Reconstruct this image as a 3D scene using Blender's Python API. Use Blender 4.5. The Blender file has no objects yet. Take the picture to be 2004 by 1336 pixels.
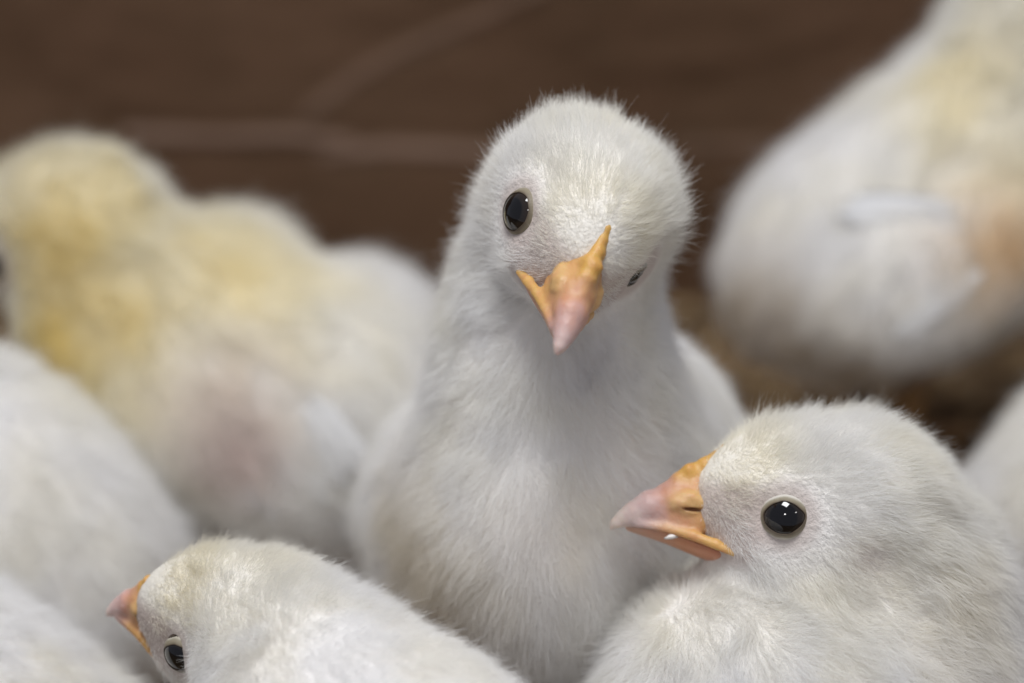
import bpy, math, random
import numpy as np
from mathutils import Matrix, Vector

rng = np.random.default_rng(7)
random.seed(7)
SC = bpy.context.scene
COL = SC.collection

# ------------------------------------------------------------------ camera
PITCH = math.radians(25.0)
CAM_H = 0.2117
FOCUS = 0.3175
PX = 0.0575e-3 / 0.32                      # tangent per photo pixel (2004 px wide frame)
VR = np.array([1.0, 0, 0])
VU = np.array([0, math.sin(PITCH), math.cos(PITCH)])
VF = np.array([0, math.cos(PITCH), -math.sin(PITCH)])
VB = -VF
C0 = np.array([0, 0, CAM_H])


def P(px, py, z):
    """a point that lies z metres in front of the lens, towards photo pixel (px, py)"""
    return C0 + VF * z + VR * ((px - 1002) * PX * z) + VU * ((668 - py) * PX * z)


def V(r, u, b):
    v = VR * r + VU * u + VB * b
    return v / np.linalg.norm(v)


cam_data = bpy.data.cameras.new('camera')
cam = bpy.data.objects.new('camera', cam_data)
COL.objects.link(cam)
cam.location = C0
cam.rotation_euler = (math.pi / 2 - PITCH, 0, 0)
cam_data.sensor_width = 36.0
cam_data.lens = 36.0 / (2004 * PX)
cam_data.clip_start = 0.01
cam_data.clip_end = 20
cam_data.dof.use_dof = True
cam_data.dof.focus_distance = FOCUS
cam_data.dof.aperture_fstop = 10.0
SC.camera = cam

# ------------------------------------------------------------------ light
world = bpy.data.worlds.new('World')
SC.world = world
world.use_nodes = True
wb = world.node_tree.nodes['Background']
wb.inputs['Color'].default_value = (0.84, 0.86, 1.0, 1)
wb.inputs['Strength'].default_value = 0.25


def area(name, loc, target, sx, sy, power, color):
    d = bpy.data.lights.new(name, 'AREA')
    d.shape = 'RECTANGLE'
    d.size = sx
    d.size_y = sy
    d.energy = power
    d.color = color
    o = bpy.data.objects.new(name, d)
    COL.objects.link(o)
    o.location = loc
    o.rotation_euler = (Vector(target) - Vector(loc)).to_track_quat('-Z', 'Y').to_euler()
    return o


TGT = (0, 0.33, 0.05)
area('hanging_lamp', (-0.05, 0.22, 0.75), (0.005, 0.285, 0.05), 0.30, 0.24, 1.70, (0.985, 0.99, 1.0)).data.spread = math.radians(120)
l1 = np.array(TGT) + 2.4 * V(-0.174, 0.243, 0.954)
l2 = np.array(TGT) + 2.4 * V(0.59, 0.327, 0.741)
area('lamp', l1, TGT, 0.24, 0.12, 3.4, (1.0, 0.98, 0.95))
area('lamp', l2, TGT, 0.30, 0.13, 1.6, (1.0, 0.98, 0.95))

SC.view_settings.view_transform = 'Standard'
SC.view_settings.look = 'None'
SC.view_settings.exposure = 0.15
SC.view_settings.gamma = 1.0
SC.view_settings.use_curve_mapping = False
SC.render.engine = 'CYCLES'
SC.cycles.use_denoising = True
SC.cycles.max_bounces = 10
SC.cycles.diffuse_bounces = 8
SC.cycles.transmission_bounces = 4
SC.cycles.use_adaptive_sampling = False


# ------------------------------------------------------------------ materials
def mat(name):
    m = bpy.data.materials.new(name)
    m.use_nodes = True
    nt = m.node_tree
    b = nt.nodes['Principled BSDF']
    return m, nt, b


def ramp(nt, stops, fac):
    r = nt.nodes.new('ShaderNodeValToRGB')
    e = r.color_ramp.elements
    while len(e) < len(stops):
        e.new(0.5)
    for i, (p, c) in enumerate(stops):
        e[i].position = p
        e[i].color = (*c, 1)
    nt.links.new(fac, r.inputs['Fac'])
    return r.outputs['Color']


def noise(nt, scale, detail=4, rough=0.6, coord='Object', vec=None):
    n = nt.nodes.new('ShaderNodeTexNoise')
    n.inputs['Scale'].default_value = scale
    n.inputs['Detail'].default_value = detail
    n.inputs['Roughness'].default_value = rough
    if vec is None:
        t = nt.nodes.new('ShaderNodeTexCoord')
        vec = t.outputs[coord]
    nt.links.new(vec, n.inputs['Vector'])
    return n.outputs['Fac']


def bump(nt, b, h, strength, dist):
    bn = nt.nodes.new('ShaderNodeBump')
    bn.inputs['Strength'].default_value = strength
    bn.inputs['Distance'].default_value = dist
    nt.links.new(h, bn.inputs['Height'])
    nt.links.new(bn.outputs['Normal'], b.inputs['Normal'])


def mapr(nt, v, a, b_, c, d):
    n = nt.nodes.new('ShaderNodeMapRange')
    n.inputs['From Min'].default_value = a
    n.inputs['From Max'].default_value = b_
    n.inputs['To Min'].default_value = c
    n.inputs['To Max'].default_value = d
    nt.links.new(v, n.inputs['Value'])
    return n.outputs['Result']


# down: strands with their own pigment (white, cream or yellow)
M_DOWN, nt, b = mat('down')
nt.nodes.remove(b)
at = nt.nodes.new('ShaderNodeAttribute')
at.attribute_name = 'pigment'
df = nt.nodes.new('ShaderNodeBsdfDiffuse')
tr = nt.nodes.new('ShaderNodeBsdfTranslucent')
mx = nt.nodes.new('ShaderNodeMixShader')
mx.inputs['Fac'].default_value = 0.45
nt.links.new(at.outputs['Color'], df.inputs['Color'])
nt.links.new(at.outputs['Color'], tr.inputs['Color'])
nt.links.new(df.outputs[0], mx.inputs[1])
nt.links.new(tr.outputs[0], mx.inputs[2])
nt.links.new(mx.outputs[0], nt.nodes['Material Output'].inputs['Surface'])

# skin and dense under-down
M_SKIN, nt, b = mat('skin')
at = nt.nodes.new('ShaderNodeAttribute')
at.attribute_name = 'pigment'
nt.links.new(at.outputs['Color'], b.inputs['Base Color'])
b.inputs['Roughness'].default_value = 0.9
bump(nt, b, noise(nt, 1500, 5), 0.6, 0.0006)

# beak horn and its fleshy base: the pigment is stored with the shape
M_BEAK, nt, b = mat('beak_horn')
at = nt.nodes.new('ShaderNodeAttribute')
at.attribute_name = 'pigment'
nt.links.new(at.outputs['Color'], b.inputs['Base Color'])
nt.links.new(mapr(nt, noise(nt, 700, 5, 0.7), 0.3, 0.7, 0.26, 0.50), b.inputs['Roughness'])
b.inputs['Subsurface Weight'].default_value = 0.35
b.inputs['Subsurface Radius'].default_value = (0.0012, 0.0006, 0.0004)
b.inputs['Subsurface Scale'].default_value = 1.0
bump(nt, b, noise(nt, 1300, 5, 0.7), 0.35, 0.0004)

M_BEAK2, nt, b = mat('lower_beak_horn')
tc = nt.nodes.new('ShaderNodeTexCoord')
sp = nt.nodes.new('ShaderNodeSeparateXYZ')
nt.links.new(tc.outputs['Object'], sp.inputs[0])
f = mapr(nt, sp.outputs['X'], 0.011, 0.023, 0, 1)
nt.links.new(ramp(nt, [(0, (0.50, 0.20, 0.12)), (0.5, (0.56, 0.25, 0.13)), (1, (0.62, 0.38, 0.28))], f), b.inputs['Base Color'])
b.inputs['Roughness'].default_value = 0.35
b.inputs['Subsurface Weight'].default_value = 0.25
b.inputs['Subsurface Radius'].default_value = (0.0012, 0.0005, 0.0003)
b.inputs['Subsurface Scale'].default_value = 1.0

M_SLIT, nt, b = mat('nostril_slit')
b.inputs['Base Color'].default_value = (0.17, 0.06, 0.02, 1)
b.inputs['Roughness'].default_value = 0.7

# eye: black pupil, very dark brown iris
M_EYE, nt, b = mat('eye')
tc = nt.nodes.new('ShaderNodeTexCoord')
mp = nt.nodes.new('ShaderNodeMapping')
mp.inputs['Scale'].default_value = (1, 1, 0)
nt.links.new(tc.outputs['Object'], mp.inputs['Vector'])
ln = nt.nodes.new('ShaderNodeVectorMath')
ln.operation = 'LENGTH'
nt.links.new(mp.outputs[0], ln.inputs[0])
f = mapr(nt, ln.outputs['Value'], 0.0, 0.003, 0, 1)
nt.links.new(ramp(nt, [(0, (0.003, 0.003, 0.004)), (0.50, (0.003, 0.003, 0.004)), (0.56, (0.016, 0.013, 0.011)), (0.72, (0.022, 0.014, 0.010)), (1.0, (0.03, 0.018, 0.01))], f), b.inputs['Base Color'])
b.inputs['Roughness'].default_value = 0.03
b.inputs['Coat Weight'].default_value = 0.3
b.inputs['Coat Roughness'].default_value = 0.02

M_LID, nt, b = mat('eyelid_skin')
at = nt.nodes.new('ShaderNodeAttribute')
at.attribute_name = 'radial'
n1 = noise(nt, 1800, 3)
ad = nt.nodes.new('ShaderNodeMath')
ad.operation = 'MULTIPLY_ADD'
nt.links.new(n1, ad.inputs[0])
ad.inputs[1].default_value = 0.12
nt.links.new(at.outputs['Fac'], ad.inputs[2])
nt.links.new(ramp(nt, [(0.0, (0.05, 0.03, 0.018)), (0.18, (0.13, 0.10, 0.065)), (0.42, (0.24, 0.205, 0.14)), (0.60, (0.30, 0.27, 0.20)), (0.74, (0.56, 0.53, 0.46)), (1.0, (0.66, 0.64, 0.60))], ad.outputs[0]), b.inputs['Base Color'])
b.inputs['Roughness'].default_value = 0.5
bump(nt, b, noise(nt, 2600, 4), 0.4, 0.0002)

M_FEATHER, nt, b = mat('feather_white')
tc = nt.nodes.new('ShaderNodeTexCoord')
wv = nt.nodes.new('ShaderNodeTexWave')
wv.inputs['Scale'].default_value = 900
wv.inputs['Distortion'].default_value = 2
nt.links.new(tc.outputs['Object'], wv.inputs['Vector'])
nt.links.new(ramp(nt, [(0, (0.74, 0.74, 0.745)), (1, (0.82, 0.82, 0.82))], wv.outputs['Fac']), b.inputs['Base Color'])
b.inputs['Roughness'].default_value = 0.7
bump(nt, b, wv.outputs['Fac'], 0.3, 0.0003)

M_LEG, nt, b = mat('leg_skin')
nt.links.new(ramp(nt, [(0.3, (0.16, 0.085, 0.03)), (0.7, (0.30, 0.17, 0.07))], noise(nt, 500, 4)), b.inputs['Base Color'])
b.inputs['Roughness'].default_value = 0.5

M_WALL, nt, b = mat('brown_board')
n1 = noise(nt, 9, 5, 0.6)
n2 = noise(nt, 90, 5, 0.7)
ma = nt.nodes.new('ShaderNodeMath')
ma.operation = 'MULTIPLY_ADD'
nt.links.new(n2, ma.inputs[0])
ma.inputs[1].default_value = 0.35
nt.links.new(n1, ma.inputs[2])
nt.links.new(ramp(nt, [(0.40, (0.086, 0.050, 0.023)), (0.60, (0.124, 0.066, 0.033)), (0.80, (0.165, 0.088, 0.048))], ma.outputs[0]), b.inputs['Base Color'])
wr = nt.nodes.new('ShaderNodeAttribute')
wr.attribute_name = 'wear'
mw = nt.nodes.new('ShaderNodeMix')
mw.data_type = 'RGBA'
nt.links.new(wr.outputs['Fac'], mw.inputs['Factor'])
nt.links.new(b.inputs['Base Color'].links[0].from_socket, mw.inputs['A'])
mw.inputs['B'].default_value = (0.34, 0.23, 0.175, 1)
nt.links.new(mw.outputs['Result'], b.inputs['Base Color'])
b.inputs['Roughness'].default_value = 0.75
bump(nt, b, n2, 0.2, 0.001)

M_FLOOR, nt, b = mat('litter_floor')
n1 = noise(nt, 120, 6, 0.7)
nt.links.new(ramp(nt, [(0.35, (0.05, 0.028, 0.012)), (0.5, (0.13, 0.08, 0.035)), (0.68, (0.24, 0.16, 0.08))], n1), b.inputs['Base Color'])
b.inputs['Roughness'].default_value = 0.9
bump(nt, b, n1, 0.8, 0.004)

M_CHIP, nt, b = mat('wood_chip')
oi = nt.nodes.new('ShaderNodeAttribute')
oi.attribute_name = 'tone'
nt.links.new(ramp(nt, [(0, (0.12, 0.065, 0.025)), (0.5, (0.28, 0.18, 0.085)), (1, (0.42, 0.30, 0.16))], oi.outputs['Fac']), b.inputs['Base Color'])
b.inputs['Roughness'].default_value = 0.85


# ------------------------------------------------------------------ mesh helpers
def new_mesh(name, verts, faces, material, parent=None, matrix=None, smooth=True):
    me = bpy.data.meshes.new(name)
    me.from_pydata([tuple(map(float, v)) for v in verts], [], [tuple(map(int, f)) for f in faces])
    me.update()
    if smooth:
        me.polygons.foreach_set('use_smooth', [True] * len(me.polygons))
    me.materials.append(material)
    o = bpy.data.objects.new(name, me)
    COL.objects.link(o)
    if parent is not None:
        o.parent = parent
    if matrix is not None:
        o.matrix_local = matrix
    return o


def subsurf(o, n):
    m = o.modifiers.new('smooth', 'SUBSURF')
    m.levels = n
    m.render_levels = n


def fattr(o, name, vals):
    a = o.data.attributes.new(name, 'FLOAT', 'POINT')
    a.data.foreach_set('value', np.asarray(vals, np.float32))


# ---- signed distance bodies
def sd_ell(p, c, Rm, r):
    q = (p - c) @ Rm                       # columns of Rm are the axes
    k0 = np.sqrt(((q / r) ** 2).sum(-1)) + 1e-9
    k1 = np.sqrt(((q / (r * r)) ** 2).sum(-1)) + 1e-9
    return k0 * (k0 - 1) / k1


def sd_cone(p, a, b_, ra, rb):
    ab = b_ - a
    t = np.clip(((p - a) @ ab) / (ab @ ab), 0, 1)
    d = p - a - t[..., None] * ab
    return np.sqrt((d * d).sum(-1)) - (ra + (rb - ra) * t)


def smin(a, b_, k):
    h = np.clip(0.5 + 0.5 * (b_ - a) / k, 0, 1)
    return b_ + (a - b_) * h - k * h * (1 - h)


def sdf(prims, p):
    d = None
    for pr in prims:
        k = pr[-1]
        if pr[0] == 'e':
            v = sd_ell(p, pr[1], pr[2], pr[3])
        else:
            v = sd_cone(p, pr[1], pr[2], pr[3], pr[4])
        d = v if d is None else smin(d, v, k)
    return d


def surface_nets(prims, lo, hi, h, fn=None):
    n = np.ceil((hi - lo) / h).astype(int) + 1
    ax = [lo[i] + h * np.arange(n[i]) for i in range(3)]
    g = np.stack(np.meshgrid(*ax, indexing='ij'), -1)
    D = sdf(prims, g) if fn is None else fn(g)
    S = D < 0
    cells = np.zeros(n - 1, np.int32)
    acc = np.zeros((*(n - 1), 3))
    cnt = np.zeros(n - 1)
    offs = [(i, j, k) for i in (0, 1) for j in (0, 1) for k in (0, 1)]
    sl = lambda o: tuple(slice(o[i], n[i] - 1 + o[i]) for i in range(3))
    for o in offs:
        for a in range(3):
            if o[a] == 0:
                o2 = list(o)
                o2[a] = 1
                d0, d1 = D[sl(o)], D[sl(o2)]
                m = (d0 < 0) != (d1 < 0)
                t = np.where(m, d0 / np.where(m, d0 - d1, 1), 0)
                for ax_ in range(3):
                    acc[..., ax_] += np.where(m, o[ax_] + (t if ax_ == a else 0), 0)
                cnt += m
    act = cnt > 0
    idx = np.full(n - 1, -1, np.int64)
    idx[act] = np.arange(act.sum())
    base = np.argwhere(act)
    verts = lo + h * (base + acc[act] / cnt[act][:, None])
    quads = []
    for a in range(3):
        b1, b2 = (a + 1) % 3, (a + 2) % 3
        s0 = [slice(None)] * 3
        s1 = [slice(None)] * 3
        s0[a] = slice(0, -1)
        s1[a] = slice(1, None)
        A, B_ = S[tuple(s0)], S[tuple(s1)]
        e = np.argwhere(A != B_)
        ok = (e[:, b1] > 0) & (e[:, b2] > 0) & (e[:, b1] < n[b1] - 1) & (e[:, b2] < n[b2] - 1)
        e = e[ok]
        flip = A[tuple(e.T)]
        q = []
        for (u, w) in ((-1, -1), (0, -1), (0, 0), (-1, 0)):
            c = e.copy()
            c[:, b1] += u
            c[:, b2] += w
            q.append(idx[tuple(c.T)])
        q = np.stack(q, 1)
        q[~flip] = q[~flip][:, ::-1]
        quads.append(q)
    return verts, np.concatenate(quads)


def grad(prims, p, e=2e-4):
    g = np.zeros_like(p)
    for a in range(3):
        d = np.zeros(3)
        d[a] = e
        g[:, a] = sdf(prims, p + d) - sdf(prims, p - d)
    return g / (np.linalg.norm(g, axis=1, keepdims=True) + 1e-12)


# ---- smooth random vector field for tufts
def hash3(i, seed):
    x = (i[..., 0] * 73856093) ^ (i[..., 1] * 19349663) ^ (i[..., 2] * 83492791) ^ (seed * 2654435)
    x = (x ^ (x >> 13)) * 1274126177 & 0xFFFFFFFF
    x = (x ^ (x >> 16)) * 668265263 & 0xFFFFFFFF
    x = x ^ (x >> 15)
    return (x & 0xFFFFFF) / float(0xFFFFFF)


def vnoise(p, cell, seed):
    q = p / cell
    i = np.floor(q).astype(np.int64)
    f_ = q - i
    f_ = f_ * f_ * (3 - 2 * f_)
    out = np.zeros(p.shape)
    for dx in (0, 1):
        for dy in (0, 1):
            for dz in (0, 1):
                w = (f_[:, 0] if dx else 1 - f_[:, 0]) * (f_[:, 1] if dy else 1 - f_[:, 1]) * (f_[:, 2] if dz else 1 - f_[:, 2])
                c = i + np.array([dx, dy, dz])
                for k in range(3):
                    out[:, k] += w * (hash3(c, seed * 7 + k) * 2 - 1)
    return out


def clump_points(p, cell, seed):
    """the nearest of a scatter of jittered cell points: roots that share one lean together"""
    q = p / cell
    i = np.floor(q).astype(np.int64)
    best = np.full(len(p), 1e9)
    out = np.zeros_like(p)
    for dx in (-1, 0, 1):
        for dy in (-1, 0, 1):
            for dz in (-1, 0, 1):
                c = i + np.array([dx, dy, dz])
                fp = c + np.stack([hash3(c, seed + k) for k in range(3)], -1)
                d = ((fp - q) ** 2).sum(-1)
                m = d < best
                best[m] = d[m]
                out[m] = fp[m]
    return out * cell


def unit(v):
    return v / (np.linalg.norm(v, axis=-1, keepdims=True) + 1e-12)


def sstep(a, b_, x):
    t = np.clip((x - a) / (b_ - a), 0, 1)
    return t * t * (3 - 2 * t)


def frame(fwd, up):
    x = unit(np.array(fwd, float))
    y = unit(np.cross(np.array(up, float), x))
    z = np.cross(x, y)
    return np.stack([x, y, z], 1)          # columns: forward, left, up


MM = 1e-3
WHITE = np.array([0.928, 0.925, 0.922])
CREAM = np.array([0.92, 0.88, 0.75])
YELLOW = np.array([0.92, 0.81, 0.44])


# ---- head parts, in head space (x towards the beak tip, y left, z up, metres)
def loft(sections):
    """sections: rings of equal length, closed across; returns verts and faces with capped ends"""
    n = len(sections[0])
    v = [p for s in sections for p in s]
    f = []
    for i in range(len(sections) - 1):
        for j in range(n):
            k = (j + 1) % n
            f.append((i * n + j, i * n + k, (i + 1) * n + k, (i + 1) * n + j))
    f.append(tuple(range(n))[::-1])
    f.append(tuple((len(sections) - 1) * n + j for j in range(n)))
    return v, f


def bk(x, L):
    return 11.5 + (x - 11.5) * L


def make_beak(root, HM, L, Wd, fine=True, horn_shift=0.0, comb=1.0):
    ex = np.eye(3)
    A = lambda *v: np.array(v, float)
    wx = A(1, Wd, 1)
    lx = [10.5, 12.0, 13.6, 15.4, 17.2, 19.0, 21.0, 23.0, 24.5, 25.4]
    lz = [-4.95, -4.35, -3.75, -3.05, -2.45, -1.95, -1.55, -1.40, -1.55, -1.9]

    def chain(p, pts, k):
        d = None
        for (a, ra), (b_, rb) in zip(pts[:-1], pts[1:]):
            c = sd_cone(p, A(*a), A(*b_), ra, rb)
            d = c if d is None else smin(d, c, k)
        return d

    def pieces(p):
        p = p / wx
        ps = p * A(1, 0, 1) + np.abs(p) * A(0, 1, 0)              # both sides alike
        wob = 0.10 * np.sin(p[..., 0] * 2.3 + p[..., 1] * 1.7) * np.sin(p[..., 2] * 2.9 + 0.6)
        horn = chain(p, [((13.0, 0, 2.6), 2.5), ((17.6, 0, 1.35), 2.25), ((20.6, 0, 0.75), 1.85), ((22.5, 0, 0.0), 1.30), ((23.7, 0, -0.55), 0.85), ((24.6, 0, -1.10), 0.48), ((25.0, 0, -1.5), 0.25)], 0.9)
        web = sd_ell(p, A(15.2, 0, -0.7), ex, A(5.2, 3.0, 2.6))
        rim = chain(ps, [((22.0, 1.15, -1.05), 0.42), ((19.0, 2.25, -1.55), 0.50), ((16.0, 3.25, -2.3), 0.62), ((13.6, 4.1, -3.25), 0.70), ((11.6, 4.75, -4.2), 0.55), ((10.7, 5.0, -4.7), 0.35)], 0.3)
        nos = sd_ell(ps, A(16.2, 2.15, 1.35), ex, A(2.5, 1.15, 1.45)) + wob
        cmb = chain(p, [((19.0, 0, 2.75), 0.5), ((17.4, 0, 3.65), 0.9), ((15.8, 0, 4.6), 1.15), ((14.2, 0.1, 5.5), 1.05 * comb), ((13.0, 0, 6.4), 0.88 * comb), ((12.0, 0, 7.25), 0.62 * comb), ((11.1, 0, 8.05), 0.28)], 0.6) + wob * 0.35 + 0.16 * (vnoise(p.reshape(-1, 3), 1.1, 77)[:, 0]).reshape(p.shape[:-1])
        slit = sd_ell(ps, A(16.0, 3.2, 0.72), frame((1, 0, 0.12), (0, 0, 1)), A(1.25, 0.55, 0.22))
        return p, horn, web, rim, nos, cmb, slit

    def beak_fn(g):
        p, horn, web, rim, nos, cmb, slit = pieces(g)
        d = smin(horn, web, 1.2)
        d = smin(d, rim, 0.9)
        d = smin(d, nos, 0.55)
        d = smin(d, cmb, 0.8)
        d = -smin(-d, slit, 0.15)
        cut = np.interp(p[..., 0], lx, lz) - p[..., 2]
        return -smin(-d, -cut * 0.85, 0.18)

    hv = 0.17
    v, f = surface_nets(None, A(10, -6, -5.6), A(25.8, 6, 9.2), hv if fine else 0.34, beak_fn)
    p, horn, web, rim, nos, cmb, slit = pieces(v)
    xx = v[:, 0] + horn_shift + 0.9 * vnoise(v, 1.3, 3)[:, 0] + 0.5 * vnoise(v, 0.5, 4)[:, 0]
    stops = [12.0, 16.0, 18.5, 20.0, 21.5, 23.2, 25.2]
    cols = np.array([(0.62, 0.33, 0.11), (0.63, 0.34, 0.13), (0.62, 0.33, 0.18), (0.60, 0.33, 0.25), (0.61, 0.40, 0.36), (0.66, 0.49, 0.46), (0.76, 0.64, 0.56)])
    c = np.stack([np.interp(xx, stops, cols[:, k]) for k in range(3)], 1)

    def tint(c, w, col):
        return c + (np.array(col) - c) * np.clip(w, 0, 1)[:, None]

    n1_ = vnoise(v, 0.8, 8)[:, 0]
    c = tint(c, 0.75 * np.exp(-np.maximum(rim, 0) / 0.35) * (1 - sstep(17.5, 22.5, v[:, 0])), (0.66, 0.40, 0.12))
    c = tint(c, (0.75 + 0.3 * n1_) * np.exp(-np.maximum(nos, 0) / 0.25), (0.68, 0.44, 0.18))
    c = tint(c, (0.85 + 0.3 * n1_) * np.exp(-np.maximum(cmb, 0) / 0.25) * (1 - sstep(17, 18.8, v[:, 0])), (0.66, 0.38, 0.08))
    c = tint(c, 0.5 * np.clip(n1_, 0, 1) * (v[:, 0] < 20.5), (0.56, 0.22, 0.12))
    c = tint(c, 0.8 * np.exp(-np.maximum(slit, 0) / 0.08), (0.24, 0.09, 0.03))
    v = v.copy()
    v[:, 0] = bk(v[:, 0], L)
    up = new_mesh('upper_beak', v * MM, f, M_BEAK, root, HM)
    ca = up.data.attributes.new('pigment', 'FLOAT_COLOR', 'POINT')
    ca.data.foreach_set('color', np.c_[c, np.ones(len(c))].astype(np.float32).ravel())
    # lower mandible
    xs = [10.6, 12, 13.6, 15.4, 17.2, 19, 20.8, 22.4, 23.6]
    tp = [-4.6, -4.1, -3.4, -2.75, -2.1, -1.6, -1.3, -1.2, -1.3]
    bt = [-6.3, -6.2, -5.75, -5.05, -4.25, -3.45, -2.8, -2.25, -1.8]
    wd = [4.3, 4.2, 3.8, 3.3, 2.8, 2.2, 1.65, 1.0, 0.3]
    secs = []
    for x, t, b_, w in zip(xs, tp, bt, wd):
        x = bk(x, L)
        w *= Wd
        half = [(0, t), (w * 0.85, t), (w, t - 0.25 * (t - b_)), (w * 0.85, t - 0.6 * (t - b_)), (w * 0.45, b_ + 0.1 * (t - b_))]
        ring = [(x, y, z) for y, z in half] + [(x, 0, b_)] + [(x, -y, z) for y, z in half[:0:-1]]
        secs.append([np.array(p) * MM for p in ring])
    v, f = loft(secs)
    lo = new_mesh('lower_beak', v, f, M_BEAK2, root, HM)
    subsurf(lo, 2)

    # the dark opening of each nostril, set in its groove
    for sd in (-1, 1):
        secs = []
        for k in range(9):
            t = k / 8
            r = 0.11 * math.sin(math.pi * (0.06 + 0.88 * t))
            cx, cy, cz = bk(14.95 + 2.1 * t, L), sd * (2.95 - 0.05 * t) * Wd, 0.60 + 0.26 * t
            secs.append([np.array((cx, cy + 0.25 * r * math.cos(a), cz + r * math.sin(a))) * MM for a in [2 * math.pi * q_ / 8 for q_ in range(8)]])
        v, f = loft(secs)
        new_mesh('nostril', v, f, M_SLIT, up)


def make_eye(root, HM, c, axis, R_eye, up, side, wide=1.08, squint=1.0, tilt=0.0, pale=0.9):
    """eyeball and its lid ring, set on the face at c looking along axis (head space, mm)"""
    z = unit(np.array(axis, float))
    x = unit(np.cross(np.array(up, float), z))
    y = np.cross(z, x)
    Mx = Matrix(((x[0], y[0], z[0], c[0] * MM), (x[1], y[1], z[1], c[1] * MM), (x[2], y[2], z[2], c[2] * MM), (0, 0, 0, 1)))
    v, f = [], []
    nu, nv = 32, 20
    for i in range(nv + 1):
        th = math.pi * i / nv
        for j in range(nu):
            ph = 2 * math.pi * j / nu
            v.append((R_eye * MM * math.sin(th) * math.cos(ph), R_eye * MM * math.sin(th) * math.sin(ph), R_eye * MM * math.cos(th)))
    for i in range(nv):
        for j in range(nu):
            f.append((i * nu + j, (i + 1) * nu + j, (i + 1) * nu + (j + 1) % nu, i * nu + (j + 1) % nu))
    eye = new_mesh('eye', v, f, M_EYE, root, HM @ Mx)
    # lid: ring of skin lying on the ball, its free edge slightly thick
    prof = [(0.665, -0.04, 0.0), (0.66, 0.03, 0.0), (0.69, 0.06, 0.12), (0.74, 0.07, 0.35), (0.81, 0.06, 0.60), (0.86, 0.06, 0.74), (0.90, 0.08, 0.92), (0.94, 0.05, 1.0), (1.00, -0.10, 1.0)]
    v, f, rad = [], [], []
    n = 48
    for (rr, lift, rv) in prof:
        for j in range(n):
            a = 2 * math.pi * j / n
            ca, sa = math.cos(a + tilt), math.sin(a + tilt)
            w = 1 + (wide - 1) * abs(math.cos(a)) ** 3 * (1 if rr > 0.5 else 1)
            hgt = squint if math.sin(a) < 0 else squint * 0.97
            wob = 1 + 0.012 * math.sin(5 * a + side) + 0.01 * math.sin(9 * a)
            ex, ey = rr * w * math.cos(a) * wob, rr * hgt * math.sin(a) * wob
            X = ex * math.cos(tilt) - ey * math.sin(tilt)
            Y = ex * math.sin(tilt) + ey * math.cos(tilt)
            r2 = min(X * X + Y * Y, 1.02)
            hh = math.sqrt(max(0, 1.0 - min(r2, 0.94))) - max(0, math.sqrt(r2) - 0.97) * 1.3
            v.append((X * R_eye * MM, Y * R_eye * MM, (hh * R_eye + lift * R_eye * 0.9) * MM))
            rad.append(rv * pale)
    m = len(prof)
    for i in range(m - 1):
        for j in range(n):
            f.append((i * n + j, i * n + (j + 1) % n, (i + 1) * n + (j + 1) % n, (i + 1) * n + j))
    lid = new_mesh('eyelid', v, f, M_LID, root, HM @ Mx)
    fattr(lid, 'radial', rad)
    subsurf(lid, 1)
    return eye


def feather_mesh(length, width, curl, bend):
    v, f = [], []
    n, m = 9, 5
    for i in range(n + 1):
        t = i / n
        w = width * (0.25 + 0.75 * min(1, t * 4)) * math.sqrt(max(0.0, 1 - max(0, (t - 0.72) / 0.28) ** 2) + 0.002)
        for j in range(m):
            s = j / (m - 1) * 2 - 1
            v.append((length * t, w * 0.5 * s + bend * t * t, -curl * t * t - 0.10 * width * s * s + (0.03 * width if j == m // 2 else 0)))
    k = len(v)
    v += [(a, b_, c - 0.00018) for a, b_, c in v]
    for i in range(n):
        for j in range(m - 1):
            a = i * m + j
            f.append((a, a + m, a + m + 1, a + 1))
            f.append((k + a, k + a + 1, k + a + m + 1, k + a + m))
    for i in range(n):
        for j in (0, m - 1):
            a = i * m + j
            f.append((a, a + m, k + a + m, k + a))
    for j in range(m - 1):
        for i in (0, n):
            a = i * m + j
            f.append((a, a + 1, k + a + 1, k + a))
    return v, f


def make_wing(root, shoulder, direction, normal, spec):
    """a folded wing: feathers fanned from the shoulder, each a blade of its own"""
    w = bpy.data.objects.new('wing', None)
    w.empty_display_size = 0.01
    COL.objects.link(w)
    w.parent = root
    F = frame(direction, normal)
    for i, (ang, off, ln_, wd, lift) in enumerate(spec):
        v, f = feather_mesh(ln_ * MM, wd * MM, 0.14 * ln_ * MM, 0.06 * ln_ * MM)
        a = math.radians(ang)
        Rz = np.array([[math.cos(a), -math.sin(a), 0], [math.sin(a), math.cos(a), 0], [0, 0, 1]])
        R3 = F @ Rz
        o = np.array(shoulder) + F @ (np.array(off) * MM) + F[:, 2] * lift * MM
        Mx = Matrix([[*R3[0], o[0]], [*R3[1], o[1]], [*R3[2], o[2]], [0, 0, 0, 1]])
        new_mesh('feather', v, f, M_FEATHER, w, Mx)


def tube(pts, radii, n=8):
    secs = []
    pts = [np.array(p, float) for p in pts]
    for i, p in enumerate(pts):
        d = unit(pts[min(i + 1, len(pts) - 1)] - pts[max(i - 1, 0)])
        a = unit(np.cross(d, [0.31, 0.87, 0.2]))
        b_ = np.cross(d, a)
        secs.append([p + radii[i] * (a * math.cos(2 * math.pi * j / n) + b_ * math.sin(2 * math.pi * j / n)) for j in range(n)])
    return secs


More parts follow.
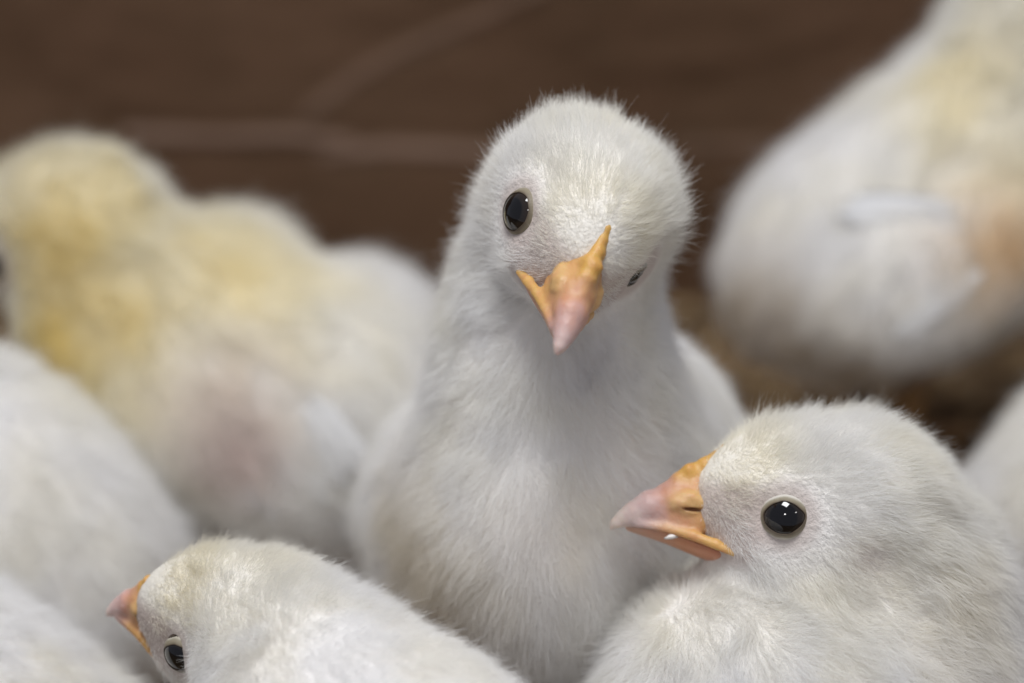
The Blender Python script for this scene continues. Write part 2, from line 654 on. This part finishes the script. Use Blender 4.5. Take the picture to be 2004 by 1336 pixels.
def make_leg(root, hip, heading):
    """shank, three front toes and one hind toe standing on the ground"""
    hx = unit(np.array([heading[0], heading[1], 0.0]))
    hy = np.array([-hx[1], hx[0], 0])
    foot = np.array([hip[0], hip[1], 0.004])
    verts, faces = [], []
    parts = [tube([np.array(hip), (np.array(hip) * 0.45 + foot * 0.55) - hx * 0.003, foot], [0.0032, 0.0026, 0.0026])]
    for a, ln_ in ((-0.55, 0.018), (0, 0.022), (0.55, 0.018), (math.pi, 0.009)):
        d = hx * math.cos(a) + hy * math.sin(a)
        q = foot.copy()
        parts.append(tube([q, q + d * ln_ * 0.5 + np.array([0, 0, -0.0012]), q + d * ln_ * 0.85 + np.array([0, 0, -0.0022]), q + d * ln_ + np.array([0, 0, -0.0032])], [0.0022, 0.0019, 0.0016, 0.0006]))
    for s in parts:
        v, f = loft(s)
        k = len(verts)
        verts += v
        faces += [tuple(k + i for i in q) for q in f]
    new_mesh('leg', verts, faces, M_LEG, root)


# ------------------------------------------------------------------ chicks
def chick(label, head, neck, body, extra=(), hi=True, density=24.0, strand=0.021, beak=(1.0, 1.0), eyes=dict(), yellow=None, tints=(), legs=True, group='young chicks in the brooder', seed=1, voxel=0.9, body_dens=0.7, length=1.0, horn=0.0, comb=1.0, skull_w=9.7, wing=None, gather=0.34):
    rg = np.random.default_rng(seed)
    root = bpy.data.objects.new('chick', None)
    root.empty_display_size = 0.02
    COL.objects.link(root)
    root['label'] = label
    root['category'] = 'chick'
    root['group'] = group
    hp, hf, hu, hs = head
    HR = frame(hf, hu)
    hp = np.array(hp)
    bc, bf, bu, br = body
    BR = frame(bf, bu)
    bc = np.array(bc)
    H = lambda x, y, z: hp + HR @ (np.array([x, y, z]) * MM * hs)
    hr = lambda x, y, z: np.array([x, y, z]) * MM * hs
    prims = [('e', bc, BR, np.array(br), 0)]
    for (p, rm, rr, k) in extra:
        prims.append(('e', np.array(p), rm if rm is not None else np.eye(3), np.array(rr), k))
    prev = None
    for (p, r) in neck:
        p = np.array(p)
        if prev is not None:
            prims.append(('c', prev[0], p, prev[1], r, 0.010))
        prev = (p, r)
    hk = 0.0028 * hs
    hprims = [('e', H(-1.5, 0, 0.5), HR, hr(10.8, skull_w, 9.6), 0.006 * hs),
              ('e', H(5.6, 0, 3.3), HR, hr(7.2, 5.7, 6.7), 0.004 * hs),
              ('e', H(9.2, 0, 1.0), HR, hr(6.8, 4.9, 5.9), 0.005 * hs),
              ('e', H(5.5, 3.6, -3.6), HR, hr(6.0, 3.9, 4.2), hk),
              ('e', H(5.5, -3.6, -3.6), HR, hr(6.0, 3.9, 4.2), hk),
              ('e', H(8.0, 0, -4.4), HR, hr(5.6, 4.0, 2.6), hk),
              ('e', H(5.2, 5.6, 3.4), HR, hr(3.6, 2.0, 1.5), 0.002 * hs),
              ('e', H(5.2, -5.6, 3.4), HR, hr(3.6, 2.0, 1.5), 0.002 * hs)]
    prims += hprims
    # bounds
    pts = [bc + s * BR[:, i] * br[i] for i in range(3) for s in (-1, 1)] + [np.array(p) for p, r in neck] + [H(s * 17, t * 13, u * 13) for s in (-1, 1) for t in (-1, 1) for u in (-1, 1)]
    pts += [np.array(p) + s * np.max(rr) for (p, rm, rr, k) in extra for s in (-np.ones(3), np.ones(3))]
    pts = np.array(pts)
    lo, hi_ = pts.min(0) - 0.012, pts.max(0) + 0.012
    verts, quads = surface_nets(prims, lo, hi_, voxel * MM)

    def to_head(p):
        return ((p - hp) @ HR) / (MM * hs)

    def pigment(p):
        """the down's own colour: white, creamier on the face and throat, yellow where this chick is yellow"""
        q = to_head(p)
        n3 = vnoise(p, 0.009, seed * 3 + 1)[:, 0] * 0.5 + vnoise(p, 0.0035, seed * 3 + 2)[:, 1] * 0.3
        crm = np.clip(0.12 + 0.45 * n3, 0, 1)
        face = sstep(2, 10, q[:, 0]) * sstep(-2, 3, q[:, 2]) * (np.abs(q[:, 1]) < 11) * (np.linalg.norm(q, axis=1) < 22)
        crm = np.clip(crm + 0.40 * face + 0.22 * np.exp(-np.linalg.norm(q, axis=1) ** 2 / 200), 0, 1)
        c = WHITE + (CREAM - WHITE) * crm[:, None]
        if yellow is not None:
            yw = np.zeros(len(p))
            for (yc, yr, amt) in yellow:
                d = np.linalg.norm(p - np.array(yc), axis=1) / yr
                yw = np.maximum(yw, amt * np.exp(-d * d))
            yw = np.clip(yw * (1 + 0.6 * n3), 0, 1)
            c = c + (YELLOW - c) * yw[:, None]
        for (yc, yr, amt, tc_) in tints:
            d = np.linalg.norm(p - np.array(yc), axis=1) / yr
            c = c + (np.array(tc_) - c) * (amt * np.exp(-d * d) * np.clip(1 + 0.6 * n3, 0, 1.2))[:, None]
        return c

    vc = pigment(verts) * np.array([0.94, 0.92, 0.90])
    q = to_head(verts)
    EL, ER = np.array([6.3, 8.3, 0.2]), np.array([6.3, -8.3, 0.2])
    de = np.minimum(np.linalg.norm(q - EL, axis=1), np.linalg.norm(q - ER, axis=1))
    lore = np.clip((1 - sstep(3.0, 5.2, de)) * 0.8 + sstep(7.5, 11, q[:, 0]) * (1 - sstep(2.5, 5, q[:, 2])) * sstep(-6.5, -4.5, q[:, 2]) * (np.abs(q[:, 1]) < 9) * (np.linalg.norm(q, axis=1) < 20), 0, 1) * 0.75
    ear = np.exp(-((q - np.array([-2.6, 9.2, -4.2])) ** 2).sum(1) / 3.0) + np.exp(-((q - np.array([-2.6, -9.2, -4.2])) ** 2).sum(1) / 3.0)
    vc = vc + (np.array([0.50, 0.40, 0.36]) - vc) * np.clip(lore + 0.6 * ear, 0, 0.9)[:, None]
    me = bpy.data.meshes.new('body')
    me.vertices.add(len(verts))
    me.vertices.foreach_set('co', verts.astype(np.float32).ravel())
    me.loops.add(quads.size)
    me.loops.foreach_set('vertex_index', quads.astype(np.int32).ravel())
    me.polygons.add(len(quads))
    me.polygons.foreach_set('loop_start', np.arange(0, quads.size, 4, dtype=np.int32))
    me.polygons.foreach_set('loop_total', np.full(len(quads), 4, np.int32))
    me.polygons.foreach_set('use_smooth', np.ones(len(quads), bool))
    me.update(calc_edges=True)
    me.validate()
    ca = me.attributes.new('pigment', 'FLOAT_COLOR', 'POINT')
    if len(me.vertices) == len(verts):
        ca.data.foreach_set('color', np.c_[vc, np.ones(len(vc))].astype(np.float32).ravel())
    me.materials.append(M_SKIN)
    bo = bpy.data.objects.new('body', me)
    COL.objects.link(bo)
    bo.parent = root

    # head parts
    HM = Matrix([[*(HR[0] * hs), hp[0]], [*(HR[1] * hs), hp[1]], [*(HR[2] * hs), hp[2]], [0, 0, 0, 1]])
    make_beak(root, HM, beak[0], beak[1], hi, -horn, comb)
    eye_info = []
    for s in (1, -1):
        fx = eyes.get('front', 0.26)
        ax = unit(np.array([fx, s * math.sqrt(1 - fx * fx), 0.05]))
        st = np.array([eyes.get('x', 6.3), s * 8.3, 0.2]) - ax * 7.0
        tt = np.linspace(0, 14, 400)
        line = st[None] + tt[:, None] * ax[None]
        dd = sdf(prims, np.array([H(*p) for p in line]))
        ins = np.where(dd < 0)[0]
        surf = line[ins[-1]] if len(ins) else line[200]
        Re = eyes.get('R', 3.0)
        c = surf - ax * (Re * (eyes.get('sink', 0.50) + (eyes.get('far_sink', 0.0) if s > 0 else 0.0)))
        make_eye(root, HM, c, ax, Re, (0, 0, 1), s, eyes.get('wide', 1.17), eyes.get('squint', 0.93) * (eyes.get('far_squint', 1.0) if s > 0 else 1.0), eyes.get('tilt', 0.0) * s, eyes.get('pale', 0.85))
        eye_info.append((surf, Re))

    # ---- down
    tri = np.concatenate([quads[:, [0, 1, 2]], quads[:, [0, 2, 3]]])
    A, B_, C_ = verts[tri[:, 0]], verts[tri[:, 1]], verts[tri[:, 2]]
    area_ = 0.5 * np.linalg.norm(np.cross(B_ - A, C_ - A), axis=1)
    cen = (A + B_ + C_) / 3
    dh = np.linalg.norm(to_head(cen), axis=1)
    w = np.where(dh < 26, 1.25, body_dens)
    w = w * np.where(cen[:, 2] < 0.004, 0.15, 1)
    # thinner where the bird is out of sight
    rel = cen - C0
    zz = rel @ VF
    qx, qy = 1002 + (rel @ VR) / (PX * zz), 668 - (rel @ VU) / (PX * zz)
    w = w * np.where((qx < -150) | (qx > 2150) | (qy > 1480), 0.30, 1)
    fn = unit(np.cross(B_ - A, C_ - A))
    w = w * np.where((fn * unit(rel)).sum(1) > 0.45, 0.45, 1)
    pr = area_ * w
    N = int(pr.sum() * 1e6 * density)
    ti = rg.choice(len(tri), N, p=pr / pr.sum())
    u, vv = rg.random(N), rg.random(N)
    m = u + vv > 1
    u[m], vv[m] = 1 - u[m], 1 - vv[m]
    p = A[ti] + u[:, None] * (B_[ti] - A[ti]) + vv[:, None] * (C_[ti] - A[ti])
    nrm = grad(prims, p)
    q = to_head(p)
    # keep the bare places free: the eyes, the beak, the gape
    keep = np.ones(N, bool)
    de = np.full(N, 99.0)
    for (sf, Re) in eye_info:
        de = np.minimum(de, np.linalg.norm(q - sf, axis=1) - Re * 0.90)
    keep &= de > 0
    ry = np.abs(q[:, 1])
    headish = (np.linalg.norm(q, axis=1) < 24) & (q[:, 2] > -8.2)
    L = beak[0]
    front = bk(15.0, L) + 0.9 * np.exp(-((q[:, 2] + 0.3) / 0.9) ** 2) * (ry > 2.6) + 0.9 * vnoise(p, 0.0009, seed * 41)[:, 0] + 0.25
    keep &= ~(headish & (q[:, 0] > front))
    gx = 10.6 + 0.35 * ry * 0
    lip = -4.7 + (q[:, 0] - 10.9) * 0.46
    keep &= ~(headish & (q[:, 0] > 10.6) & (ry > 2.6) & (np.abs(q[:, 2] - (lip - 0.45)) < 1.15))
    keep &= ~(headish & (q[:, 0] > 12.2) & (ry < 0.4) & (q[:, 2] > 4.5))
    p, nrm, q, de, ry, headish = p[keep], nrm[keep], q[keep], de[keep], ry[keep], headish[keep]
    N = len(p)
    # where on the bird
    wh = np.exp(-np.maximum(0, np.linalg.norm(q * np.array([0.9, 1, 1]), axis=1) - 10) ** 2 / 60.0)
    npts = np.array([n_[0] for n_ in neck])
    nd = unit(npts[-1] - npts[0]) if len(npts) > 1 else unit(bc - hp)
    if np.dot(npts[-1] - npts[0], bc - hp) < 0:
        nd = -nd
    db = np.linalg.norm(((p - bc) @ BR) / np.array(br), axis=1)
    wb_ = np.exp(-np.maximum(0, db - 0.95) ** 2 / 0.12)
    wn = np.clip(1 - wh - wb_, 0.02, 1)
    ql = np.stack([-np.ones(N), 0.0 * ry, np.zeros(N)], 1)
    cheek = sstep(1.0, -5.0, q[:, 2]) if False else 1 - sstep(-5.0, 1.0, q[:, 2])
    ql[:, 2] -= 0.55 * cheek
    ql[:, 2] += 0.35 * sstep(5, 9, q[:, 2]) * sstep(2, 9, q[:, 0])
    ql[:, 1] += 0.25 * np.sign(q[:, 1]) * sstep(4, 10, q[:, 0])
    fh = unit(ql) @ HR.T
    fb = unit(-BR[:, 0] * 0.75 + np.array([0, 0, -0.65]))
    flow = fh * wh[:, None] + nd * wn[:, None] + fb * wb_[:, None]
    flow += 0.30 * vnoise(p, 0.008, seed * 11) + 0.40 * vnoise(p, 0.0030, seed * 11 + 5)
    flow -= (flow * nrm).sum(1, keepdims=True) * nrm
    flow = unit(flow)
    # length and lift
    facew = sstep(2.5, 12.0, q[:, 0]) * sstep(-9.5, -5.5, q[:, 2]) * (1 - sstep(17, 21, np.linalg.norm(q, axis=1)))
    crown = np.maximum(sstep(1, 9, q[:, 2]), sstep(2, 9, -q[:, 0])) * (1 - sstep(6, 12, q[:, 0])) * headish
    ln_ = 3.5 * wb_ + 3.3 * wn + 3.0 * wh
    ln_ = ln_ / (wb_ + wn + wh)
    ln_ = ln_ * (1 - 0.16 * facew - 0.46 * sstep(10.0, 14.5, q[:, 0]) * facew)
    ln_ *= np.clip(0.20 + np.maximum(de - 0.5, 0) / 4.2, 0.20, 1)
    earw = np.exp(-((q[:, 0] + 2.6) ** 2 + (ry - 9.2) ** 2 + (q[:, 2] + 4.2) ** 2) / 2.6)
    ln_ *= 1 - 0.40 * earw
    ln_ *= (1 + 0.30 * vnoise(p, 0.0045, seed * 17)[:, 0] + 0.35 * vnoise(p, 0.0014, seed * 19)[:, 0]) * (0.6 + 0.55 * rg.random(N)) * length
    wisp = rg.random(N) < 0.16
    ln_ = np.where(wisp, ln_ * (1.15 + 0.30 * rg.random(N)), ln_)
    lift = 0.50 + 0.56 * crown + 0.12 * wb_ + 0.16 * wn - 0.16 * facew
    lift = lift + 0.16 * rg.standard_normal(N) + np.where(wisp, 0.22, 0)
    lift = np.clip(lift * (0.45 + 0.55 * sstep(0.3, 3.2, de)), 0.10, 1.3)
    # strands of one tuft lean to a common tip
    d0 = unit(flow * 1.0 + nrm * lift[:, None] * 1.5 + 0.24 * rg.standard_normal((N, 3)))
    d1 = unit(flow * 1.0 + nrm * lift[:, None] * 0.62 + 0.38 * rg.standard_normal((N, 3)) + np.array([0, 0, -0.06]))
    K = 5 if hi else 4
    ts = np.linspace(0, 1, K)
    ll = (ln_ * MM * hs)[:, None]
    cl = clump_points(p, (0.85 if hi else 1.5) * MM, seed * 29)
    cl2 = clump_points(p, (2.4 if hi else 3.0) * MM, seed * 31)
    cvec = cl - p
    cvec -= (cvec * nrm).sum(1, keepdims=True) * nrm * 0.7
    cvec2 = cl2 - p
    cvec2 -= (cvec2 * nrm).sum(1, keepdims=True) * nrm * 0.7
    g1 = gather * np.clip(ln_ / 3.0, 0.25, 1)[:, None] * (0.6 + 0.5 * rg.random((N, 1)))
    pos = np.zeros((N, K, 3), np.float32)
    root_in = p - nrm * 0.0003
    for i, t in enumerate(ts):
        x = root_in + d0 * ll * (t - 0.5 * t * t) + d1 * ll * (0.5 * t * t)
        x = x + cvec * g1 * t ** 1.4 + cvec2 * 0.22 * g1 * t ** 2
        pos[:, i] = x
    rad = np.zeros((N, K), np.float32)
    rs = strand * (0.7 + 0.6 * rg.random(N)) * MM * np.where(wisp, 0.65, 1.0)
    for i, t in enumerate(ts):
        rad[:, i] = rs * (1 - 0.80 * t ** 1.5)
    colr = pigment(p) * (0.95 + 0.10 * rg.random((N, 1)))
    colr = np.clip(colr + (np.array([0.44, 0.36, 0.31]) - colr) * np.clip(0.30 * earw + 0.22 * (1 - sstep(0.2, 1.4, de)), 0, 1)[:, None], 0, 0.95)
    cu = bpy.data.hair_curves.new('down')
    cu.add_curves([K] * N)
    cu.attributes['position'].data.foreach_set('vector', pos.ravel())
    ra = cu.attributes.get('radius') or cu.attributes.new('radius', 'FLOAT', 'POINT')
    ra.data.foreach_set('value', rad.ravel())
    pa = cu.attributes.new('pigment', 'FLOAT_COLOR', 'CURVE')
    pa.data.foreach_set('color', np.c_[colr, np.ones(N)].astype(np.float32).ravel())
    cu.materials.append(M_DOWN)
    do = bpy.data.objects.new('down', cu)
    COL.objects.link(do)
    do.parent = root
    do['kind'] = 'stuff'

    if legs:
        by = BR[:, 1].copy()
        by[2] = 0
        by = unit(by)
        for s in (-1, 1):
            hip = bc + by * s * br[1] * 0.42
            hip = np.array([hip[0], hip[1], max(0.012, bc[2] - br[2] * 0.55)])
            make_leg(root, hip, bf)
    if wing:
        for wg in wing:
            make_wing(root, *wg)
    return root


WX, WZ = np.array([1.0, 0, 0]), np.array([0, 0, 1.0])

# ------------------------------------------------------------------ setting
# floor sheet
v, f = [], []
nx, ny = 90, 80
for j in range(ny + 1):
    for i in range(nx + 1):
        x = -0.45 + 0.9 * i / nx
        y = 0.02 + 0.455 * j / ny
        v.append((x, y, 0.0012 * math.sin(x * 61 + 2 * math.sin(y * 43)) * math.sin(y * 57)))
for j in range(ny):
    for i in range(nx):
        a = j * (nx + 1) + i
        f.append((a, a + 1, a + nx + 2, a + nx + 1))
fl = new_mesh('floor', v, f, M_FLOOR)
fl['kind'] = 'structure'

# litter of shavings on the floor
v, f, tone = [], [], []
for k in range(2600):
    x, y = random.uniform(-0.25, 0.25), random.uniform(0.2, 0.468)
    a, l, w = random.uniform(0, 6.28), random.uniform(0.002, 0.008), random.uniform(0.0007, 0.0022)
    z = random.uniform(0.0012, 0.0040)
    dz = random.uniform(-0.0012, 0.0012)
    ca, sa = math.cos(a), math.sin(a)
    tn = random.random()
    b0 = len(v)
    for (s, t, h) in ((-1, -1, 0), (1, -1, 0), (1, 1, 0), (-1, 1, 0), (-1, -1, 1), (1, -1, 1), (1, 1, 1), (-1, 1, 1)):
        v.append((x + ca * l * s / 2 - sa * w * t / 2, y + sa * l * s / 2 + ca * w * t / 2, z + dz * s + h * 0.0004))
        tone.append(tn)
    f += [tuple(b0 + i for i in q) for q in ((0, 3, 2, 1), (4, 5, 6, 7), (0, 1, 5, 4), (1, 2, 6, 5), (2, 3, 7, 6), (3, 0, 4, 7))]
lt = new_mesh('wood_litter', v, f, M_CHIP, smooth=False)
fattr(lt, 'tone', tone)
lt['kind'] = 'stuff'

# board wall with pressed-in creases
WALL_Y = 0.472


def wall_pt(px, py):
    d = P(px, py, 1.0) - C0
    t = (WALL_Y - C0[1]) / d[1]
    w = C0 + d * t
    return w[0], w[2]


creases = []
for pts, amp, wid in (([(250, 262), (420, 268), (560, 262), (680, 278)], 0.0022, 0.0009),
                      ([(640, 300), (760, 290), (930, 302), (1150, 310)], 0.0020, 0.0009),
                      ([(1330, 290), (1500, 284)], 0.0012, 0.0009),
                      ([(1060, -20), (930, 45), (800, 100), (700, 150), (600, 225)], 0.0014, 0.0011),
                      ([(60, 40), (110, 150), (90, 240)], 0.0008, 0.0030),
                      ([(1180, 130), (1400, 120), (1640, 60)], 0.0008, 0.0030)):
    creases.append(([wall_pt(*q_) for q_ in pts], amp, wid))
nx, nz = 520, 190
gx = np.linspace(-0.30, 0.30, nx + 1)
gz = np.linspace(-0.004, 0.19, nz + 1)
GX, GZ = np.meshgrid(gx, gz)
Y = np.full(GX.shape, WALL_Y)
WEAR = np.zeros(GX.shape)
for k_, (cell_, amp_) in enumerate(((0.045, 0.0008), (0.012, 0.00015), (0.005, 0.00010))):
    Y += amp_ * vnoise(np.stack([GX, 2.2 * GZ, 0 * GX], -1).reshape(-1, 3), cell_, 91 + k_)[:, 0].reshape(GX.shape)
Y += 0.0010 * np.sin(GX * 31 + 0.6) * np.cos(GZ * 28) + 0.0008 * np.sin(GX * 77 + GZ * 50)
for pts, amp, wid in creases:
    best = np.full(GX.shape, 1e9)
    side = np.zeros(GX.shape)
    for (x0, z0), (x1, z1) in zip(pts[:-1], pts[1:]):
        dx, dz = x1 - x0, z1 - z0
        t = np.clip(((GX - x0) * dx + (GZ - z0) * dz) / (dx * dx + dz * dz), 0, 1)
        ex, ez = GX - x0 - t * dx, GZ - z0 - t * dz
        d = np.hypot(ex, ez)
        m = d < best
        best[m] = d[m]
    Y -= 0.5 * amp * np.exp(-(best / wid) ** 2)
    Y += 0.2 * amp * np.exp(-(best / (3 * wid)) ** 2)
    WEAR = np.maximum(WEAR, (0 if amp < 0.001 else 0.4 if amp < 0.0015 else 1) * 0.75 * np.exp(-(best / (1.3 * wid)) ** 2))
v = np.stack([GX, Y, GZ], -1).reshape(-1, 3)
f = []
for j in range(nz):
    for i in range(nx):
        a = j * (nx + 1) + i
        f.append((a, a + 1, a + nx + 2, a + nx + 1))
n0 = len(v)
v = np.concatenate([v, np.array([(-0.30, WALL_Y + 0.012, -0.004), (0.30, WALL_Y + 0.012, -0.004), (0.30, WALL_Y + 0.012, 0.19), (-0.30, WALL_Y + 0.012, 0.19)])])
f.append((n0 + 1, n0, n0 + 3, n0 + 2))
wl = new_mesh('box_wall', v, f, M_WALL)
fattr(wl, 'wear', np.concatenate([WEAR.ravel(), np.zeros(4)]))
wl['label'] = 'creased brown cardboard wall behind the chicks'
wl['category'] = 'wall'

# ------------------------------------------------------------------ the chicks
# centre: neck stretched up, head tilted, beak down towards the lens
hM = P(1138, 414, 0.3265)
chick('white chick stretching its neck up with its head tilted, in the middle',
      (hM, V(-0.095, -0.614, 0.783), V(0.510, 0.646, 0.569), 0.955),
      [(P(1102, 455, 0.334), 0.0096), (P(1078, 600, 0.338), 0.0089), (P(1076, 740, 0.341), 0.0104), (P(1090, 900, 0.347), 0.0145)],
      (P(1085, 1080, 0.357), V(-0.10, 0.42, 0.88), V(0, 0.9, -0.40), (0.031, 0.0186, 0.0230)),
      extra=[(P(1280, 940, 0.370), None, (0.0100, 0.013, 0.0130), 0.016), (P(1200, 860, 0.360), None, (0.0075, 0.010, 0.0100), 0.016), (P(850, 1010, 0.366), None, (0.0085, 0.013, 0.014), 0.010)],
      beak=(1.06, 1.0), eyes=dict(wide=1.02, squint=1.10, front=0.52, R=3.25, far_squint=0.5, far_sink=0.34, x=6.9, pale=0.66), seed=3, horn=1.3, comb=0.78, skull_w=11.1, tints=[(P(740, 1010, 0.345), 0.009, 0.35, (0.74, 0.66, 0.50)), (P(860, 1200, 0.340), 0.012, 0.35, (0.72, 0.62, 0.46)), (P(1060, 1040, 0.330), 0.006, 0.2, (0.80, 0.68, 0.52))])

# right: profile, body in the lower corner
chick('white chick seen in profile with a black eye, in the lower corner of the picture',
      (P(1624, 1001, 0.3265), V(-0.998, -0.012, 0.03), V(-0.01, 1, 0.03), 1.0),
      [(P(1670, 1040, 0.331), 0.0105), (P(1730, 1170, 0.333), 0.0118), (P(1700, 1330, 0.334), 0.0165)],
      (P(1680, 1560, 0.337), V(-0.95, 0.25, 0.25), V(0.2, 0.9, 0.3), (0.030, 0.0225, 0.0225)),
      extra=[(P(1500, 1370, 0.331), None, (0.0140, 0.013, 0.0135), 0.022), (P(1560, 1265, 0.336), None, (0.0095, 0.0085, 0.0085), 0.010)],
      seed=5, comb=0.8, horn=-1.2, tints=[(P(1500, 1230, 0.325), 0.0055, 0.35, (0.76, 0.69, 0.52)), (P(1880, 1260, 0.32), 0.008, 0.25, (0.80, 0.74, 0.60))])

# left front: turned away, looking over its shoulder side
chick('white chick turned half away with a short orange beak, low at the bottom edge',
      (P(488, 1234, 0.3260), V(-0.95, 0.15, -0.20), V(-0.2, 0.9, 0.36), 0.85),
      [(P(510, 1250, 0.322), 0.0085), (P(620, 1360, 0.316), 0.0090), (P(740, 1490, 0.310), 0.0125)],
      (P(840, 1680, 0.302), V(-0.7, 0.4, -0.6), V(0.1, 0.9, 0.4), (0.028, 0.0190, 0.0185)),
      beak=(0.66, 0.90), eyes=dict(R=3.0, wide=1.16, squint=0.92, tilt=0.25, sink=0.52, pale=0.60), seed=8, comb=0.6, skull_w=8.4)

# back left, yellow down
Yh = P(118, 450, 0.402)
chick('yellowish chick behind the others, facing out of the picture with a fluffy yellow neck',
      (Yh, V(-0.80, -0.25, -0.45), V(-0.25, 0.9, 0.3), 1.0),
      [(P(160, 470, 0.404), 0.0105), (P(230, 600, 0.404), 0.0115), (P(380, 720, 0.405), 0.0150)],
      (P(560, 830, 0.408), V(-0.9, 0.25, 0.3), V(0.2, 0.9, 0.4), (0.029, 0.0195, 0.0205)),
      extra=[(P(465, 525, 0.414), None, (0.0090, 0.010, 0.0075), 0.006), (P(700, 665, 0.416), None, (0.0115, 0.012, 0.0105), 0.009), (P(590, 960, 0.403), None, (0.0105, 0.0105, 0.0140), 0.007)],
      hi=False, density=13.0, strand=0.031, voxel=1.3, seed=12, tints=[(P(430, 780, 0.388), 0.008, 0.28, (0.80, 0.64, 0.58)), (P(460, 890, 0.388), 0.0055, 0.30, (0.74, 0.52, 0.48))], length=1.25,
      yellow=[(P(120, 460, 0.392), 0.0135, 0.72), (P(240, 610, 0.392), 0.0135, 0.72), (P(430, 590, 0.400), 0.0130, 0.85), (P(140, 670, 0.395), 0.011, 0.9)],
      wing=[(P(545, 800, 0.3868), V(0.30, -0.95, 0.02), V(-0.05, 0.1, 0.98), [(-20 + 7 * i_ + 3 * math.sin(5 * i_), (0.8 * math.sin(3 * i_), -4.0 + 1.4 * i_, 0), 13 + 2.2 * math.sin(2.3 * i_), 3.4, -1.6 + 0.25 * math.sin(4 * i_)) for i_ in range(7)])])

# back right, standing with its tail to the left
chick('grey-white chick standing at the back with its tail towards the tall chick',
      (P(2090, -60, 0.428), V(0.9, 0.1, -0.3), V(0, 0.95, 0.3), 1.0),
      [(P(2070, -20, 0.428), 0.011), (P(2040, 130, 0.428), 0.013), (P(1960, 300, 0.430), 0.019)],
      (P(1775, 450, 0.432), V(0.84, 0.42, -0.25), V(-0.38, 0.85, 0.3), (0.030, 0.0195, 0.0195)),
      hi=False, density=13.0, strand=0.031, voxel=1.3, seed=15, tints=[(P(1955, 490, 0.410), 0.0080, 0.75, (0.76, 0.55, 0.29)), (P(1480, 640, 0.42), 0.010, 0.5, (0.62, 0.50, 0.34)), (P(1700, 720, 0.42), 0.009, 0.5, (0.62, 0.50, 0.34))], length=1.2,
      yellow=[(P(1930, 190, 0.415), 0.013, 0.32), (P(1990, 330, 0.415), 0.010, 0.35)],
      extra=[(P(1800, 540, 0.4125), frame(V(-0.90, -0.36, 0), V(-0.36, 0.90, 0.1)), (0.0170, 0.0060, 0.0105), 0.0015)],
      wing=[(P(1900, 470, 0.4060), V(-0.97, -0.22, 0.0), V(-0.04, 0.02, 0.99), [(-22 + 5 * i_ + 3 * math.sin(5 * i_), (0.8 * math.sin(3 * i_), -4.0 + 1.1 * i_, 0), 16.5 + 2.0 * math.sin(2.3 * i_), 4.2, -1.7 + 0.17 * i_ + 0.2 * math.sin(4 * i_)) for i_ in range(9)])])

# left edge, pale body
chick('pale lavender-white chick cut by the edge, below the yellowish chick',
      (P(-330, 720, 0.385), V(-0.9, 0.0, -0.2), V(0, 0.95, 0.3), 1.0),
      [(P(-300, 740, 0.385), 0.011), (P(-190, 870, 0.384), 0.013), (P(-80, 970, 0.384), 0.017)],
      (P(5, 1070, 0.384), V(-0.76, 0.50, 0.1), V(0.5, 0.8, 0.25), (0.027, 0.0195, 0.0190)),
      hi=False, density=13.0, strand=0.031, voxel=1.3, seed=18, length=1.2)

# bottom left corner
chick('white chick cut off in the bottom corner below the pale lavender one',
      (P(-420, 1250, 0.345), V(-0.9, 0.0, 0.2), V(0, 0.95, 0.3), 0.95),
      [(P(-390, 1270, 0.345), 0.010), (P(-280, 1360, 0.345), 0.013), (P(-160, 1430, 0.345), 0.017)],
      (P(-70, 1490, 0.345), V(-0.9, 0.3, 0.1), V(0.3, 0.9, 0.25), (0.027, 0.0185, 0.0170)),
      hi=False, density=13.0, strand=0.031, voxel=1.3, seed=21, length=1.1)

# right edge
chick('greyish chick mostly outside the picture behind the chick in profile',
      (P(2480, 720, 0.398), V(0.9, 0.0, 0.2), V(0, 0.95, 0.3), 0.95),
      [(P(2450, 740, 0.398), 0.010), (P(2370, 840, 0.399), 0.013), (P(2300, 910, 0.400), 0.017)],
      (P(2240, 985, 0.400), V(0.9, 0.3, 0.1), V(-0.3, 0.9, 0.25), (0.027, 0.0185, 0.0185)),
      hi=False, density=13.0, strand=0.031, voxel=1.3, seed=24, length=1.1)

# a crumb of feed stuck to a beak
hR_ = frame(V(-0.998, -0.012, 0.03), V(-0.01, 1, 0.03))
cp = P(1624, 1001, 0.3265) + hR_ @ (np.array([18.5, 2.75, -2.35]) * MM)
v, f = [], []
for i in range(7):
    th = math.pi * i / 6
    for j in range(10):
        ph = 2 * math.pi * j / 10
        k = 1 + 0.18 * math.sin(3 * ph + i) + 0.12 * math.sin(5 * th + 2 * j)
        v.append(hR_ @ (np.array([0.75 * k * math.sin(th) * math.cos(ph), 0.30 * math.cos(th), 0.30 * k * math.sin(th) * math.sin(ph) - 0.12 * math.sin(th) * math.cos(ph)]) * MM))
for i in range(6):
    for j in range(10):
        f.append((i * 10 + j, i * 10 + (j + 1) % 10, (i + 1) * 10 + (j + 1) % 10, (i + 1) * 10 + j))
M_CRUMB, nt, b = mat('crumb')
b.inputs['Base Color'].default_value = (0.80, 0.76, 0.72, 1)
b.inputs['Roughness'].default_value = 0.4
bump(nt, b, noise(nt, 3000, 3), 0.4, 0.0002)
cr = new_mesh('feed_crumb', v, f, M_CRUMB)
cr.location = cp
cr['label'] = 'tiny white crumb stuck to the beak of the chick in profile'
cr['category'] = 'crumb'
